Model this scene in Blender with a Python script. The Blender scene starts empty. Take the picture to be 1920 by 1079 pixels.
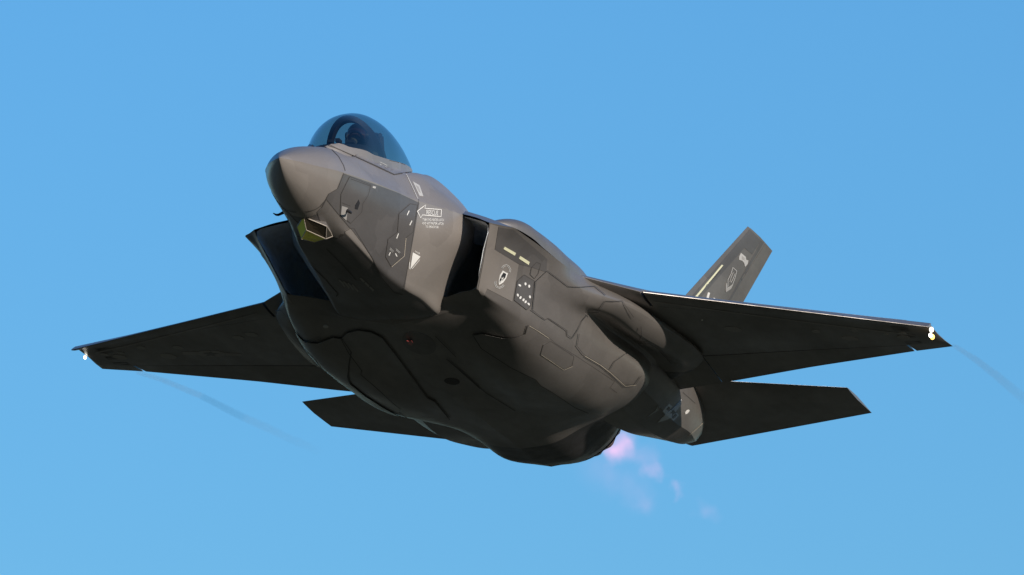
import bpy, bmesh, math, random
import numpy as np
from mathutils import Vector, Matrix
from mathutils.bvhtree import BVHTree
from mathutils.geometry import delaunay_2d_cdt

random.seed(4)
SC = bpy.context.scene
COL = SC.collection

# ------------------------------------------------------------------ camera
# pose of the jet in the camera frame (x right, y down, z depth); columns: forward, left, up
RC = np.array([[-0.25068086, 0.96749284, 0.03341715],
               [-0.23062135, -0.0261581, -0.97269191],
               [-0.94019833, -0.25154195, 0.22968184]])
CX, CY, PPM = 902.495802, 645.168818, 157.467948
DIST = math.exp(4.88488185)
REF = np.array([-9.0, 0.0, 0.0])
ELEV = math.radians(10.0)

cam_d = bpy.data.cameras.new('camera')
cam = bpy.data.objects.new('camera', cam_d)
COL.objects.link(cam)
SC.camera = cam
cam_d.sensor_width = 36.0
cam_d.lens = PPM * DIST / 1920.0 * 36.0
cam_d.shift_x = (960.0 - CX) / 1920.0
cam_d.shift_y = (CY - 539.5) / 1920.0
cam_d.clip_start = 1.0
cam_d.clip_end = 60000.0
cam.location = (0, 0, 1.7)
cam.rotation_euler = (math.pi / 2 + ELEV, 0, 0)
CAMW = Matrix(((1, 0, 0), (0, math.sin(ELEV) * -1, math.cos(ELEV)), (0, math.cos(ELEV), math.sin(ELEV))))
# CAMW columns: right, up, forward in world axes (x, y, z)
right = Vector((1, 0, 0)); upv = Vector((0, -math.sin(ELEV), math.cos(ELEV))); fwdv = Vector((0, math.cos(ELEV), math.sin(ELEV)))
B3 = Matrix((right, -upv, fwdv)).transposed()          # camera(x right, y down, z depth) -> world
ROT = B3 @ Matrix(RC.tolist())                          # jet axes -> world
ORI = Vector((0, 0, 1.7)) + fwdv * DIST - ROT @ Vector(REF)   # world position of the jet's origin (nose tip)
JETM = Matrix.Translation(ORI) @ ROT.to_4x4()

# ------------------------------------------------------------------ sky, sun, exposure
SUN_JET = Vector((0.54, 0.83, 0.175)).normalized()       # towards the sun in jet axes
sun_w = (ROT @ SUN_JET).normalized()
sun_el = math.asin(sun_w.z)
sun_az = math.atan2(sun_w.x, sun_w.y)                   # clockwise from +Y
world = bpy.data.worlds.new('World'); SC.world = world
world.use_nodes = True
nt = world.node_tree; nt.nodes.clear()
wo = nt.nodes.new('ShaderNodeOutputWorld'); bg = nt.nodes.new('ShaderNodeBackground')
sky = nt.nodes.new('ShaderNodeTexSky'); sky.sky_type = 'NISHITA'; sky.sun_disc = False
sky.sun_elevation = max(sun_el, 0.02); sky.sun_rotation = sun_az
sky.altitude = 0; sky.air_density = 1.4; sky.dust_density = 0.0; sky.ozone_density = 7.9
nt.links.new(sky.outputs[0], bg.inputs[0]); nt.links.new(bg.outputs[0], wo.inputs[0])
bg.inputs[1].default_value = 0.148
sd = bpy.data.lights.new('sun', 'SUN'); sd.energy = 5.0; sd.angle = math.radians(0.53); sd.color = (1.0, 0.885, 0.765)
so = bpy.data.objects.new('sun', sd); COL.objects.link(so)
so.rotation_euler = sun_w.to_track_quat('Z', 'Y').to_euler()
SC.view_settings.view_transform = 'Standard'
SC.view_settings.look = 'None'
SC.view_settings.exposure = 0.38
SC.view_settings.gamma = 1.0
SC.cycles.transparent_max_bounces = 32
SC.cycles.volume_step_rate = 0.1; SC.cycles.volume_max_steps = 1024

# ------------------------------------------------------------------ helpers
def mat(name, col, rough=0.5, metal=0.0, spec=0.5, mottle=0.0, mscale=2.0, bump=0.0, stretch=(1, 1, 1), coat=0.0):
    m = bpy.data.materials.new(name); m.use_nodes = True
    n = m.node_tree; p = n.nodes['Principled BSDF']
    p.inputs['Base Color'].default_value = (*col, 1); p.inputs['Roughness'].default_value = rough
    p.inputs['Metallic'].default_value = metal; p.inputs['Specular IOR Level'].default_value = spec
    p.inputs['Coat Weight'].default_value = coat
    if mottle > 0:
        tc = n.nodes.new('ShaderNodeTexCoord'); mp = n.nodes.new('ShaderNodeMapping')
        mp.inputs['Scale'].default_value = stretch
        n.links.new(tc.outputs['Object'], mp.inputs['Vector'])
        tot = None
        for sc_, w_ in ((mscale, .55), (mscale * 5, .3), (mscale * 26, .15)):
            nz = n.nodes.new('ShaderNodeTexNoise'); nz.inputs['Scale'].default_value = sc_; nz.inputs['Detail'].default_value = 4
            n.links.new(mp.outputs[0], nz.inputs['Vector'])
            mu = n.nodes.new('ShaderNodeMath'); mu.operation = 'MULTIPLY'; mu.inputs[1].default_value = w_
            n.links.new(nz.outputs['Fac'], mu.inputs[0])
            if tot is None: tot = mu
            else:
                ad = n.nodes.new('ShaderNodeMath'); ad.operation = 'ADD'
                n.links.new(tot.outputs[0], ad.inputs[0]); n.links.new(mu.outputs[0], ad.inputs[1]); tot = ad
        mr = n.nodes.new('ShaderNodeMapRange')
        mr.inputs['From Min'].default_value = .35; mr.inputs['From Max'].default_value = .65
        mr.inputs['To Min'].default_value = 1 - mottle; mr.inputs['To Max'].default_value = 1 + mottle
        n.links.new(tot.outputs[0], mr.inputs['Value'])
        mx = n.nodes.new('ShaderNodeVectorMath'); mx.operation = 'SCALE'; mx.inputs[0].default_value = col
        n.links.new(mr.outputs[0], mx.inputs['Scale']); n.links.new(mx.outputs[0], p.inputs['Base Color'])
        if bump > 0:
            vo = n.nodes.new('ShaderNodeTexVoronoi'); vo.distance = 'CHEBYCHEV'; vo.inputs['Scale'].default_value = 1.7; vo.inputs['Randomness'].default_value = .8
            n.links.new(tc.outputs['Object'], vo.inputs['Vector'])
            vs_ = n.nodes.new('ShaderNodeSeparateColor'); n.links.new(vo.outputs['Color'], vs_.inputs[0])
            vr = n.nodes.new('ShaderNodeMapRange'); vr.inputs['To Min'].default_value = .91; vr.inputs['To Max'].default_value = 1.09
            n.links.new(vs_.outputs[0], vr.inputs['Value'])
            vm = n.nodes.new('ShaderNodeMath'); vm.operation = 'MULTIPLY'; n.links.new(mr.outputs[0], vm.inputs[0]); n.links.new(vr.outputs[0], vm.inputs[1])
            n.links.new(vm.outputs[0], mx.inputs['Scale'])
        rr = n.nodes.new('ShaderNodeMapRange')
        rr.inputs['From Min'].default_value = .35; rr.inputs['From Max'].default_value = .65
        rr.inputs['To Min'].default_value = min(1, rough + .07); rr.inputs['To Max'].default_value = max(.05, rough - .07)
        n.links.new(tot.outputs[0], rr.inputs['Value']); n.links.new(rr.outputs[0], p.inputs['Roughness'])
        if bump > 0:
            bp_ = n.nodes.new('ShaderNodeBump'); bp_.inputs['Strength'].default_value = bump; bp_.inputs['Distance'].default_value = .01
            n.links.new(tot.outputs[0], bp_.inputs['Height']); n.links.new(bp_.outputs[0], p.inputs['Normal'])
    return m

M = {}
M['skin'] = mat('grey_paint', (.132, .123, .116), .38, .35, .5, .15, 1.3, .03, (.45, 1.1, 1.1))
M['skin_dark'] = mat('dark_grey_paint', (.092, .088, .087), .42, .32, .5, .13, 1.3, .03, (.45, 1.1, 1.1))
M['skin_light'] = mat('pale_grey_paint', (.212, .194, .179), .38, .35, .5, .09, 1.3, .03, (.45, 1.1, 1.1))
M['duct'] = mat('duct_paint', (.76, .80, .84), .5, 0, .4, .15, 2)
M['black'] = mat('black_rubber', (.012, .012, .014), .6)
M['seam'] = mat('seam_sealant', (.042, .039, .037), .6)
M['seam_light'] = mat('seam_edge', (.30, .27, .22), .5)
M['white'] = mat('marking_white', (.54, .54, .52), .5)
M['grey_mark'] = mat('marking_grey', (.33, .33, .32), .5)
M['pale_mark'] = mat('marking_pale', (.24, .235, .225), .5)
M['strip'] = mat('formation_strip', (.52, .52, .36), .45)
M['metal'] = mat('nozzle_metal', (.036, .036, .038), .42, .5, .4, .22, 5)
M['cockpit'] = mat('cockpit_black', (.015, .015, .018), .6)
M['seat'] = mat('seat_grey', (.03, .03, .035), .6)
M['helmet'] = mat('helmet', (.012, .012, .014), .25, 0, .6)
M['visor'] = mat('visor', (.30, .13, .12), .12, .9, .9)
M['suit'] = mat('flight_suit', (.045, .05, .038), .8)

def V(p): return np.array(p, float)

def mesh_obj(name, verts, faces, m, parent=None, smooth=True, sharp=None):
    me = bpy.data.meshes.new(name)
    me.from_pydata([tuple(map(float, v)) for v in verts], [], [tuple(int(i) for i in f) for f in faces])
    me.update()
    if smooth:
        me.polygons.foreach_set('use_smooth', [True] * len(me.polygons))
        if sharp: me.set_sharp_from_angle(angle=math.radians(sharp))
    o = bpy.data.objects.new(name, me); COL.objects.link(o)
    if m is not None: me.materials.append(m)
    if parent is not None: o.parent = parent
    return o

def P3(a):     # (station aft of nose, left, up) -> jet axes
    a = np.asarray(a, float).reshape(-1, 3).copy(); a[:, 0] *= -1
    return a

def hermite_path(pts, t, sub):
    """pts (n,d), params t (n), sub steps per interval; non-uniform Catmull-Rom"""
    n = len(pts); d = np.zeros_like(pts)
    for i in range(n):
        if i == 0: d[i] = (pts[1] - pts[0]) / max(t[1] - t[0], 1e-9)
        elif i == n - 1: d[i] = (pts[-1] - pts[-2]) / max(t[-1] - t[-2], 1e-9)
        else:
            h0 = max(t[i] - t[i - 1], 1e-9); h1 = max(t[i + 1] - t[i], 1e-9)
            d[i] = ((pts[i] - pts[i - 1]) / h0 * h1 + (pts[i + 1] - pts[i]) / h1 * h0) / (h0 + h1)
    out = []
    for i in range(n - 1):
        h = t[i + 1] - t[i]
        for k in range(sub):
            u = k / sub
            out.append((2*u**3 - 3*u*u + 1) * pts[i] + (u**3 - 2*u*u + u) * h * d[i] + (-2*u**3 + 3*u*u) * pts[i+1] + (u**3 - u*u) * h * d[i+1])
    out.append(pts[-1].copy())
    return np.array(out)

def patch(grid, sub_r=4, sub_c=4, wrap=False):
    """grid (rows, cols, 3) control points -> dense (R, C, 3)"""
    g = np.asarray(grid, float); R_, C_ = g.shape[:2]
    t = np.zeros(R_)
    for i in range(1, R_): t[i] = t[i-1] + max(1e-6, np.mean(np.linalg.norm(g[i] - g[i-1], axis=1)))
    cols = np.stack([hermite_path(g[:, j], t, sub_r) for j in range(C_)], 1)
    rows = []
    for r in cols:
        d = np.sqrt(np.linalg.norm(np.diff(r, axis=0), axis=1)) ** 1.4
        tt = np.concatenate([[0], np.cumsum(np.maximum(d, 1e-6))])
        rows.append(hermite_path(r, tt, sub_c))
    return np.array(rows)

class Geo:
    def __init__(s): s.v = []; s.f = []
    def grid(s, g, flip=False):
        R_, C_ = g.shape[:2]; b = len(s.v); s.v.extend(g.reshape(-1, 3).tolist())
        for i in range(R_ - 1):
            for j in range(C_ - 1):
                q = (b + i*C_ + j, b + i*C_ + j + 1, b + (i+1)*C_ + j + 1, b + (i+1)*C_ + j)
                s.f.append(q[::-1] if flip else q)
    def poly(s, pts, flip=False):
        b = len(s.v); s.v.extend([list(p) for p in pts]); f = tuple(range(b, b + len(pts))); s.f.append(f[::-1] if flip else f)
    def box(s, c, sx, sy, sz, rot=None):
        b = len(s.v)
        for dx in (-1, 1):
            for dy in (-1, 1):
                for dz in (-1, 1):
                    p = Vector((dx*sx/2, dy*sy/2, dz*sz/2))
                    if rot is not None: p = rot @ p
                    s.v.append([c[0]+p.x, c[1]+p.y, c[2]+p.z])
        for f in ((0,1,3,2),(4,6,7,5),(0,4,5,1),(2,3,7,6),(0,2,6,4),(1,5,7,3)): s.f.append(tuple(b+i for i in f))
    def tube(s, pts, rad, n=10, caps=True):
        pts = [Vector(p) for p in pts]; b = len(s.v); m = len(pts)
        rad = rad if isinstance(rad, (list, tuple, np.ndarray)) else [rad]*m
        t0 = (pts[1]-pts[0]).normalized(); a = t0.orthogonal().normalized()
        for i, p in enumerate(pts):
            t = (pts[min(i+1, m-1)] - pts[max(i-1, 0)]).normalized()
            a = (a - t*a.dot(t)).normalized(); c = t.cross(a)
            for k in range(n):
                an = 2*math.pi*k/n; q = p + (a*math.cos(an) + c*math.sin(an))*rad[i]; s.v.append([*q])
        for i in range(m-1):
            for k in range(n):
                s.f.append((b+i*n+k, b+i*n+(k+1)%n, b+(i+1)*n+(k+1)%n, b+(i+1)*n+k))
        if caps:
            s.f.append(tuple(b+k for k in range(n))[::-1]); s.f.append(tuple(b+(m-1)*n+k for k in range(n)))
    def mirrored(s):
        g = Geo(); g.v = [[p[0], -p[1], p[2]] for p in s.v]; g.f = [f[::-1] for f in s.f]; return g
    def add(s, o):
        b = len(s.v); s.v.extend(o.v); s.f.extend([tuple(i+b for i in f) for f in o.f])
    def weld(s, d=1e-4):
        bm = bmesh.new(); vs = [bm.verts.new(p) for p in s.v]
        for f in s.f:
            try: bm.faces.new([vs[i] for i in f])
            except ValueError: pass
        bmesh.ops.remove_doubles(bm, verts=bm.verts, dist=d)
        bmesh.ops.recalc_face_normals(bm, faces=bm.faces)
        bm.verts.index_update(); s.v = [list(v.co) for v in bm.verts]; s.f = [tuple(v.index for v in f.verts) for f in bm.faces]
        bm.free(); return s
    def bvh(s): return BVHTree.FromPolygons([Vector(p) for p in s.v], s.f)
    def obj(s, name, m, parent=None, smooth=True, sharp=35): return mesh_obj(name, s.v, s.f, m, parent, smooth, sharp)

def tag(o, label, cat, group=None):
    o['label'] = label; o['category'] = cat
    if group: o['group'] = group

# ------------------------------------------------------------------ ground
gg = Geo(); N = 40; L = 30000.0
gr = np.array([[(x, y, 0.0) for x in np.linspace(-L, L, N)] for y in np.linspace(-L, L, N)])
gg.grid(gr)
gmat = mat('grass_field', (.075, .068, .036), .9, 0, .2, .35, .004)
go = gg.obj('ground', gmat); go['kind'] = 'structure'

# ------------------------------------------------------------------ the jet
JET = bpy.data.objects.new('fighter_jet', None); COL.objects.link(JET); JET.matrix_world = JETM
tag(JET, 'dark grey twin-tailed stealth fighter jet flying nose-on with afterburner lit', 'fighter jet')

# forward fuselage sections: s, top z, t1..t3, chine, l1..l4, bottom z
FS = [
 (0.02, .010, (.005,.010),(.010,.007),(.014,.004), (.018,.0005), (.013,-.006),(.0085,-.011),(.005,-.014),(.0025,-.016), -.017),
 (.10, .055, (.03,.051),(.052,.038),(.068,.020), (.078,.004), (.062,-.026),(.044,-.048),(.027,-.064),(.013,-.073), -.077),
 (.25, .125, (.06,.118),(.11,.092),(.147,.052), (.172,.012), (.148,-.050),(.112,-.100),(.072,-.136),(.036,-.157), -.165),
 (.50, .225, (.10,.212),(.19,.168),(.250,.100), (.286,.026), (.258,-.072),(.205,-.160),(.140,-.222),(.070,-.256), -.268),
 (1.0, .385, (.15,.368),(.285,.300),(.375,.195), (.425,.082), (.388,-.062),(.315,-.205),(.222,-.315),(.112,-.375), -.396),
 (1.1, .408, (.155,.391),(.293,.320),(.387,.211), (.437,.095), (.398,-.058),(.326,-.208),(.236,-.325),(.120,-.390), -.412),
 (1.6, .500, (.17,.485),(.33,.405),(.430,.290), (.487,.162), (0.455, -0.03),(0.372, -0.21),(0.262, -0.385),(0.152, -0.428), -0.445),
 (2.1, .40, (.17,.40),(.305,.535),(.455,.335), (.545,.220), (0.515, 0),(0.43, -0.23),(0.328, -0.468),(0.19, -0.50), -0.512),
 (2.7, .38, (.25,.38),(.395,.585),(.520,.405), (.612,.275), (0.588, 0.02),(0.50, -0.25),(0.365, -0.528),(0.21, -0.562), -0.574),
 (3.3, .40, (.28,.40),(.450,.650),(.590,.480), (.695,.318), (0.68, 0.04),(0.57, -0.25),(0.408, -0.575),(0.235, -0.61), -0.624),
 (3.9, .55, (.28,.55),(.470,.80),(.730,.595), (.915,.345), (0.915, 0.08),(0.755, -0.22),(0.48, -0.60),(0.275, -0.64), -0.652),
 (4.3, .75, (.25,.75),(.450,.885),(.775,.635), (1.05,.360), (1.02, 0.12),(0.865, -0.14),(0.535, -0.598),(0.31, -0.64), -0.655),
 (4.8, 1.02, (.20,1.02),(.44,.985),(.80,.68), (1.00,.44), (0.97, 0.15),(0.8, -0.15),(0.575, -0.635),(0.333, -0.675), -0.688),
 (5.5, 1.15, (.22,1.11),(.45,.96),(.70,.75), (.82,.50), (.74,.2),(.56,-.1),(.42,-.48),(.28,-.57), -.60),
 (6.5, 1.10, (.25,1.04),(.48,.90),(.68,.70), (.75,.50), (.62,.2),(.50,-.1),(.35,-.3),(.2,-.45), -.500),
 (8.0, 1.02, (.25,.98),(.48,.88),(.66,.72), (.70,.50), (.58,.2),(.45,-.1),(.3,-.3),(.2,-.4), -.450),
]
def fs_grids(rows):
    up, lo = [], []
    for s, tz, t1, t2, t3, ch, l1, l2, l3, l4, bz in rows:
        half = [(0, tz), t1, t2, t3, ch]
        full = [(-y, z) for y, z in half[:0:-1]] + half
        up.append([(s, y, z) for y, z in full])
        f = float(np.interp(s, [0, 1.3, 2.2, 6], [0, 0, .75, .75])); k = .25
        hh = np.array([ch, l1, l2, l3, l4, (0, bz), (-l4[0], l4[1])]); dd = np.sqrt(np.linalg.norm(np.diff(hh, axis=0), axis=1)) ** 1.4
        hp_ = hermite_path(hh, np.concatenate([[0], np.cumsum(dd)]), 10)
        la = tuple(hp_[27]*(1-f) + (V(l3)*(1-k) + V(l2)*k)*f); lb = tuple(hp_[33]*(1-f) + (V(l3)*(1-k) + V(l4)*k)*f)
        half = [ch, l1, l2, la, l3, lb, l4, (0, bz)]
        full = half + [(-y, z) for y, z in half[-2::-1]]
        lo.append([(s, y, z) for y, z in full])
    return np.array(up), np.array(lo)
def dense_fs():
    up, lo = fs_grids(FS)
    return patch(up, 10, 8), patch(lo, 10, 8)
UP, LO = dense_fs()
SEAM_ROW = 10 * 5            # station 1.10
g = Geo()
for A in (UP[:SEAM_ROW + 1], LO[:SEAM_ROW + 1]): g.grid(P3(A).reshape(A.shape))
tip = P3([(0, 0, 0)])[0]
for A in (UP[0], LO[0]):
    a = P3(A)
    for i in range(len(a) - 1): g.poly([tip, a[i], a[i+1]])
g.weld(2e-4)
RADOME = g; g.obj('radome', M['skin_light'], JET, sharp=13)
g = Geo()
for A in (UP[SEAM_ROW:], LO[SEAM_ROW:, :34], LO[SEAM_ROW:, -34:]): g.grid(P3(A).reshape(A.shape))
g.weld(2e-4)
FWD = g; FWD_O = g.obj('forward_fuselage', M['skin_light'], JET, sharp=16)
g = Geo(); A = LO[SEAM_ROW:, 33:-33]; g.grid(P3(A).reshape(A.shape)); g.weld(2e-4)
g.obj('nose_underside', M['skin_dark'], FWD_O, sharp=16)
q = Geo(); q.add(FWD); q.add(g); FWD = q

# centre / aft fuselage: rows of 12 points from inner top to belly centre (s, y, z)
def row(s, *p): return [(s, y, z) for y, z in p]
CF = [
 [(4.17,1.02,.36),(4.05,1.21,.285),(3.94,1.40,.19),(4.00,1.372,.11),(4.09,1.327,0),(4.19,1.277,-.115),(4.33,1.207,-.28),(4.48,1.13,-.452),(4.57,.96,-.462),(4.66,.79,-.475),(4.75,.63,-.49),(4.62,0,-.625)],
 [(4.50,.84,.52),(4.42,1.24,.375),(4.31,1.61,.206),(4.34,1.49,.10),(4.41,1.415,-.02),(4.50,1.355,-.13),(4.62,1.28,-.295),(4.76,1.20,-.495),(4.87,1.03,-.52),(4.93,.83,-.535),(4.98,.60,-.61),(5.02,0,-.715)],
 row(5.2, (.45,.80),(1.13,.48),(1.665,.225),(1.575,.10),(1.50,-.02),(1.44,-.14),(1.385,-.32),(1.30,-.525),(1.15,-.585),(.85,-.605),(.50,-.665),(0,-.735)),
 row(6.0, (.22,.90),(1.10,.55),(1.72,.22),(1.665,.09),(1.61,-.04),(1.56,-.16),(1.505,-.34),(1.43,-.55),(1.25,-.70),(.88,-.735),(.46,-.755),(0,-.785)),
 row(6.8, (0,1.0),(1.0,.60),(1.76,.25),(1.82,.08),(1.765,-.03),(1.66,-.14),(1.60,-.34),(1.51,-.57),(1.30,-.765),(.88,-.86),(.44,-.81),(0,-.835)),
 row(7.6, (0,.98),(1.0,.60),(1.95,.28),(2.15,.08),(1.99,-.04),(1.74,-.05),(1.66,-.32),(1.54,-.55),(1.31,-.765),(.86,-.90),(.44,-.84),(0,-.87)),
 row(8.4, (0,.98),(1.0,.62),(2.0,.32),(2.28,.09),(2.08,-.08),(1.76,-.02),(1.71,-.28),(1.575,-.51),(1.31,-.735),(.84,-.86),(.42,-.845),(0,-.89)),
 row(9.2, (0,.99),(1.0,.65),(2.0,.34),(2.36,.09),(2.17,-.06),(1.78,.02),(1.78,-.22),(1.60,-.46),(1.31,-.695),(.82,-.79),(.42,-.82),(0,-.88)),
 row(10.0,(0,1.0),(1.0,.68),(1.95,.34),(2.40,.10),(2.25,.0),(1.78,.05),(1.78,-.20),(1.58,-.41),(1.26,-.61),(.80,-.72),(.42,-.79),(0,-.86)),
 row(10.7,(0,1.02),(1.0,.70),(1.8,.34),(2.30,.13),(2.15,.07),(1.70,.07),(1.63,-.15),(1.44,-.34),(1.13,-.49),(.77,-.62),(.41,-.765),(0,-.835)),
 row(11.4,(0,1.03),(.95,.72),(1.55,.36),(1.85,.12),(1.72,.08),(1.52,.06),(1.38,-.10),(1.22,-.25),(1.0,-.38),(.75,-.53),(.44,-.74),(0,-.81)),
 row(12.0,(0,1.04),(.85,.75),(1.25,.36),(1.32,.22),(1.27,.12),(1.20,.02),(1.12,-.10),(1.01,-.23),(.88,-.35),(.72,-.49),(.45,-.715),(0,-.785)),
 row(12.5,(0,1.04),(.60,.83),(.88,.42),(.93,.28),(.935,.15),(.925,.02),(.89,-.12),(.83,-.24),(.74,-.36),(.61,-.49),(.35,-.64),(0,-.71)),
]
CF = np.array(CF)
def add_corner(rows):
    """two extra columns hugging the lower outer corner: tight at the intake lip, relaxed further aft"""
    out = []
    for i, r in enumerate(rows):
        d = np.sqrt(np.linalg.norm(np.diff(r, axis=0), axis=1)) ** 1.4
        tt = np.concatenate([[0], np.cumsum(d)]); h = hermite_path(r, tt, 10)
        f = (0, .35, .8)[i] if i < 3 else 1
        if i < 3:
            a = r[7] + (r[6] - r[7]) * (.04 + .3 * f); b = r[7] + (r[8] - r[7]) * (.04 + .3 * f)
            a = a * (1 - f) + h[67] * f; b = b * (1 - f) + h[73] * f
        else: a, b = h[67], h[73]
        out.append(np.concatenate([r[:7], [a], r[7:8], [b], r[8:]]))
    return np.array(out)
CF = add_corner(CF)
CF = np.concatenate([CF[:1], [(CF[0] + CF[1])/2], CF[1:2], [CF[1]*.86 + CF[2]*.14], CF[2:]])   # keep the lip's corner crisp
TOPG = patch(CF[:, :3], 9, 9); SIDG = patch(CF[:, 2:], 9, 7)
def side_geo():
    g = Geo()
    g.grid(P3(TOPG).reshape(TOPG.shape)); g.grid(P3(SIDG).reshape(SIDG.shape)); return g
def half_geo(r0, r1):
    g = Geo()
    for A in (TOPG[r0:r1], SIDG[r0:r1]): g.grid(P3(A).reshape(A.shape))
    q = Geo(); q.add(g); q.add(g.mirrored()); return q.weld(3e-4)
CEN = half_geo(0, 9*11 + 5); CEN.obj('centre_fuselage', M['skin'], JET, sharp=16)
SHR = half_geo(9*11 + 4, None); SHR.obj('shade_toned_shroud', M['metal'], JET, sharp=16)  # nozzle metal aft; carried forward so its dark colour stands in for nacelle shade

# intake ducts
def duct(sign):
    ring0 = [(4.20,1.00,.345),(4.07,1.20,.265),(3.965,1.375,.17),(4.15,1.28,-.08),(4.33,1.195,-.28),(4.49,1.115,-.435),(4.62,.90,-.448),(4.75,.66,-.47),(4.8,.70,-.2),(4.6,.85,.1)]
    r1 = [(5.6,.85,.42),(5.6,1.10,.36),(5.6,1.30,.20),(5.6,1.32,-.05),(5.6,1.27,-.25),(5.6,1.12,-.42),(5.6,.9,-.48),(5.6,.55,-.50),(5.6,.45,-.2),(5.6,.5,.2)]
    cx, cz, r = .5, .1, .5
    r2 = [(7.2, cx + r*math.cos(a), cz + r*math.sin(a)) for a in [math.radians(x) for x in (110, 75, 40, 5, -30, -60, -95, -130, -165, -210)]]
    G3 = np.array([ring0, r1, r2]); G3 = np.concatenate([G3, G3[:, :1]], 1)
    d = patch(G3, 5, 3); d[..., 1] *= sign
    g = Geo(); g.grid(P3(d).reshape(d.shape)); g.poly(P3(d[-1][:-1])); g.weld()
    return g.obj('intake_duct', M['duct'], JET, sharp=60)
duct(1); duct(-1)

# ------------------------------------------------------------------ lifting surfaces
def slab(le, te, camb, thick, c0, c1, ycols, name, m, parent, sign=1, nose_round=True, nch=10, sub=2):
    """section loft; le/te/camb/thick: functions of y. chord fraction range c0..c1"""
    g = Geo(); up, lo = [], []
    cs = c0 + (c1 - c0) * (0.5 - 0.5 * np.cos(np.linspace(0, math.pi, nch)))
    for y in ycols:
        a, b = V(le(y)), V(te(y)); u, l = [], []
        for c in cs:
            base = a + (b - a) * c; base[2] += camb(c, y)
            h = thick(c, y) / 2
            u.append((base[0], base[1], base[2] + h)); l.append((base[0], base[1], base[2] - h))
        up.append(u); lo.append(l)
    up = np.array(up); lo = np.array(lo)
    for A in (up, lo): A[..., 1] *= sign
    g.grid(P3(up).reshape(up.shape)); g.grid(P3(lo).reshape(lo.shape))
    for A, B in ((up[0], lo[0]), (up[-1], lo[-1])): g.grid(np.array([P3(A), P3(B)]))
    g.grid(np.array([P3(up[:, 0]), P3(lo[:, 0])])); g.grid(np.array([P3(up[:, -1]), P3(lo[:, -1])]))
    g.weld(2e-4)
    return g, (g.obj(name, m, parent, sharp=32) if name else None)

YW = [1.2, 1.7, 2.31, 3.5, 4.80, 5.10, 5.30]
def ip(y, tab): return float(np.interp(y, [t[0] for t in tab], [t[1] for t in tab]))
LE_T = [(1.2, 6.20), (1.70, 6.80), (2.31, 7.57), (5.30, 9.63)]
TE_T = [(1.2, 12.05), (1.8, 11.88), (4.80, 11.16), (5.30, 10.99)]
LEZ = [(1.2, .27), (1.7, .262), (2.31, .225), (5.30, .215)]
TEZ = [(1.2, .06), (1.8, .08), (2.5, .13), (3.5, .215), (4.8, .295), (5.3, .30)]
MIDZ = [(1.2, .28), (2.31, .275), (3.5, .28), (5.3, .285)]
def wle(y): return (ip(y, LE_T), y, 0)
def wte(y): return (ip(y, TE_T), y, 0)
def wcam(c, y):
    a, m_, b = ip(y, LEZ), ip(y, MIDZ), ip(y, TEZ)
    return float(np.interp(c, [0, .15, .74, 1.0], [a, m_, m_ + .0, b]))
TMAX = [(1.2, .34), (2.31, .27), (3.5, .18), (5.3, .075)]
def wth(c, y):
    return ip(y, TMAX) * float(np.interp(c, [0, .006, .02, .06, .15, .35, .55, .74, .9, 1], [.02, .09, .20, .44, .78, 1, .92, .6, .25, .03]))
WLOW = {}
for sg in (1, -1):
    gW, W = slab(wle, wte, wcam, wth, .0, 1.0, [1.2, 1.45, 1.7, 2.0, 2.29], None, None, None, sg, nch=26)
    gM, _ = slab(wle, wte, wcam, wth, .125, .745, np.linspace(2.29, 5.02, 14), None, None, None, sg, nch=14)
    gT, _ = slab(wle, wte, wcam, wth, .125, 1.0, [4.83, 5.02], None, None, None, sg, nch=14)
    # wing tip, raked edge curling back from the leading edge
    def tip_edge(c): return 5.02 + .285 * float(np.interp(c, [.125, .3, .5, .75, 1], [.93, .90, .88, .94, 1.0]))
    up, lo = [], []
    for k in range(6):
        f = k / 5; u, l = [], []
        for c in np.linspace(.125, 1, 14):
            y = 5.02 + (tip_edge(c) - 5.02) * f
            a, b = V(wle(y)), V(wte(y)); p = a + (b - a) * c; p[2] += wcam(c, y); h = wth(c, y) / 2 * (1 if k < 5 else .15)
            u.append((p[0], y*sg, p[2] + h)); l.append((p[0], y*sg, p[2] - h))
        up.append(u); lo.append(l)
    up, lo = np.array(up), np.array(lo)
    gE = Geo(); gE.grid(P3(up).reshape(up.shape)); gE.grid(P3(lo).reshape(lo.shape))
    gE.grid(np.array([P3(up[-1]), P3(lo[-1])])); gE.grid(np.array([P3(up[:, -1]), P3(lo[:, -1])])); gE.weld(2e-4)
    for x in (gM, gT, gE): gW.add(x)
    W = gW.obj('wing', M['skin'], JET, sharp=32)
    gL, LF = slab(wle, wte, wcam, wth, 0, .123, np.linspace(2.325, 5.295, 14), 'leading_edge_flap', M['skin'], W, sg, nch=10)
    gF, FF = slab(wle, wte, wcam, wth, .752, 1.0, np.linspace(2.30, 4.80, 12), 'flaperon', M['skin'], W, sg, nch=8)
    allw = Geo(); [allw.add(x) for x in (gW, gL, gF)]
    WLOW[sg] = allw

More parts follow.
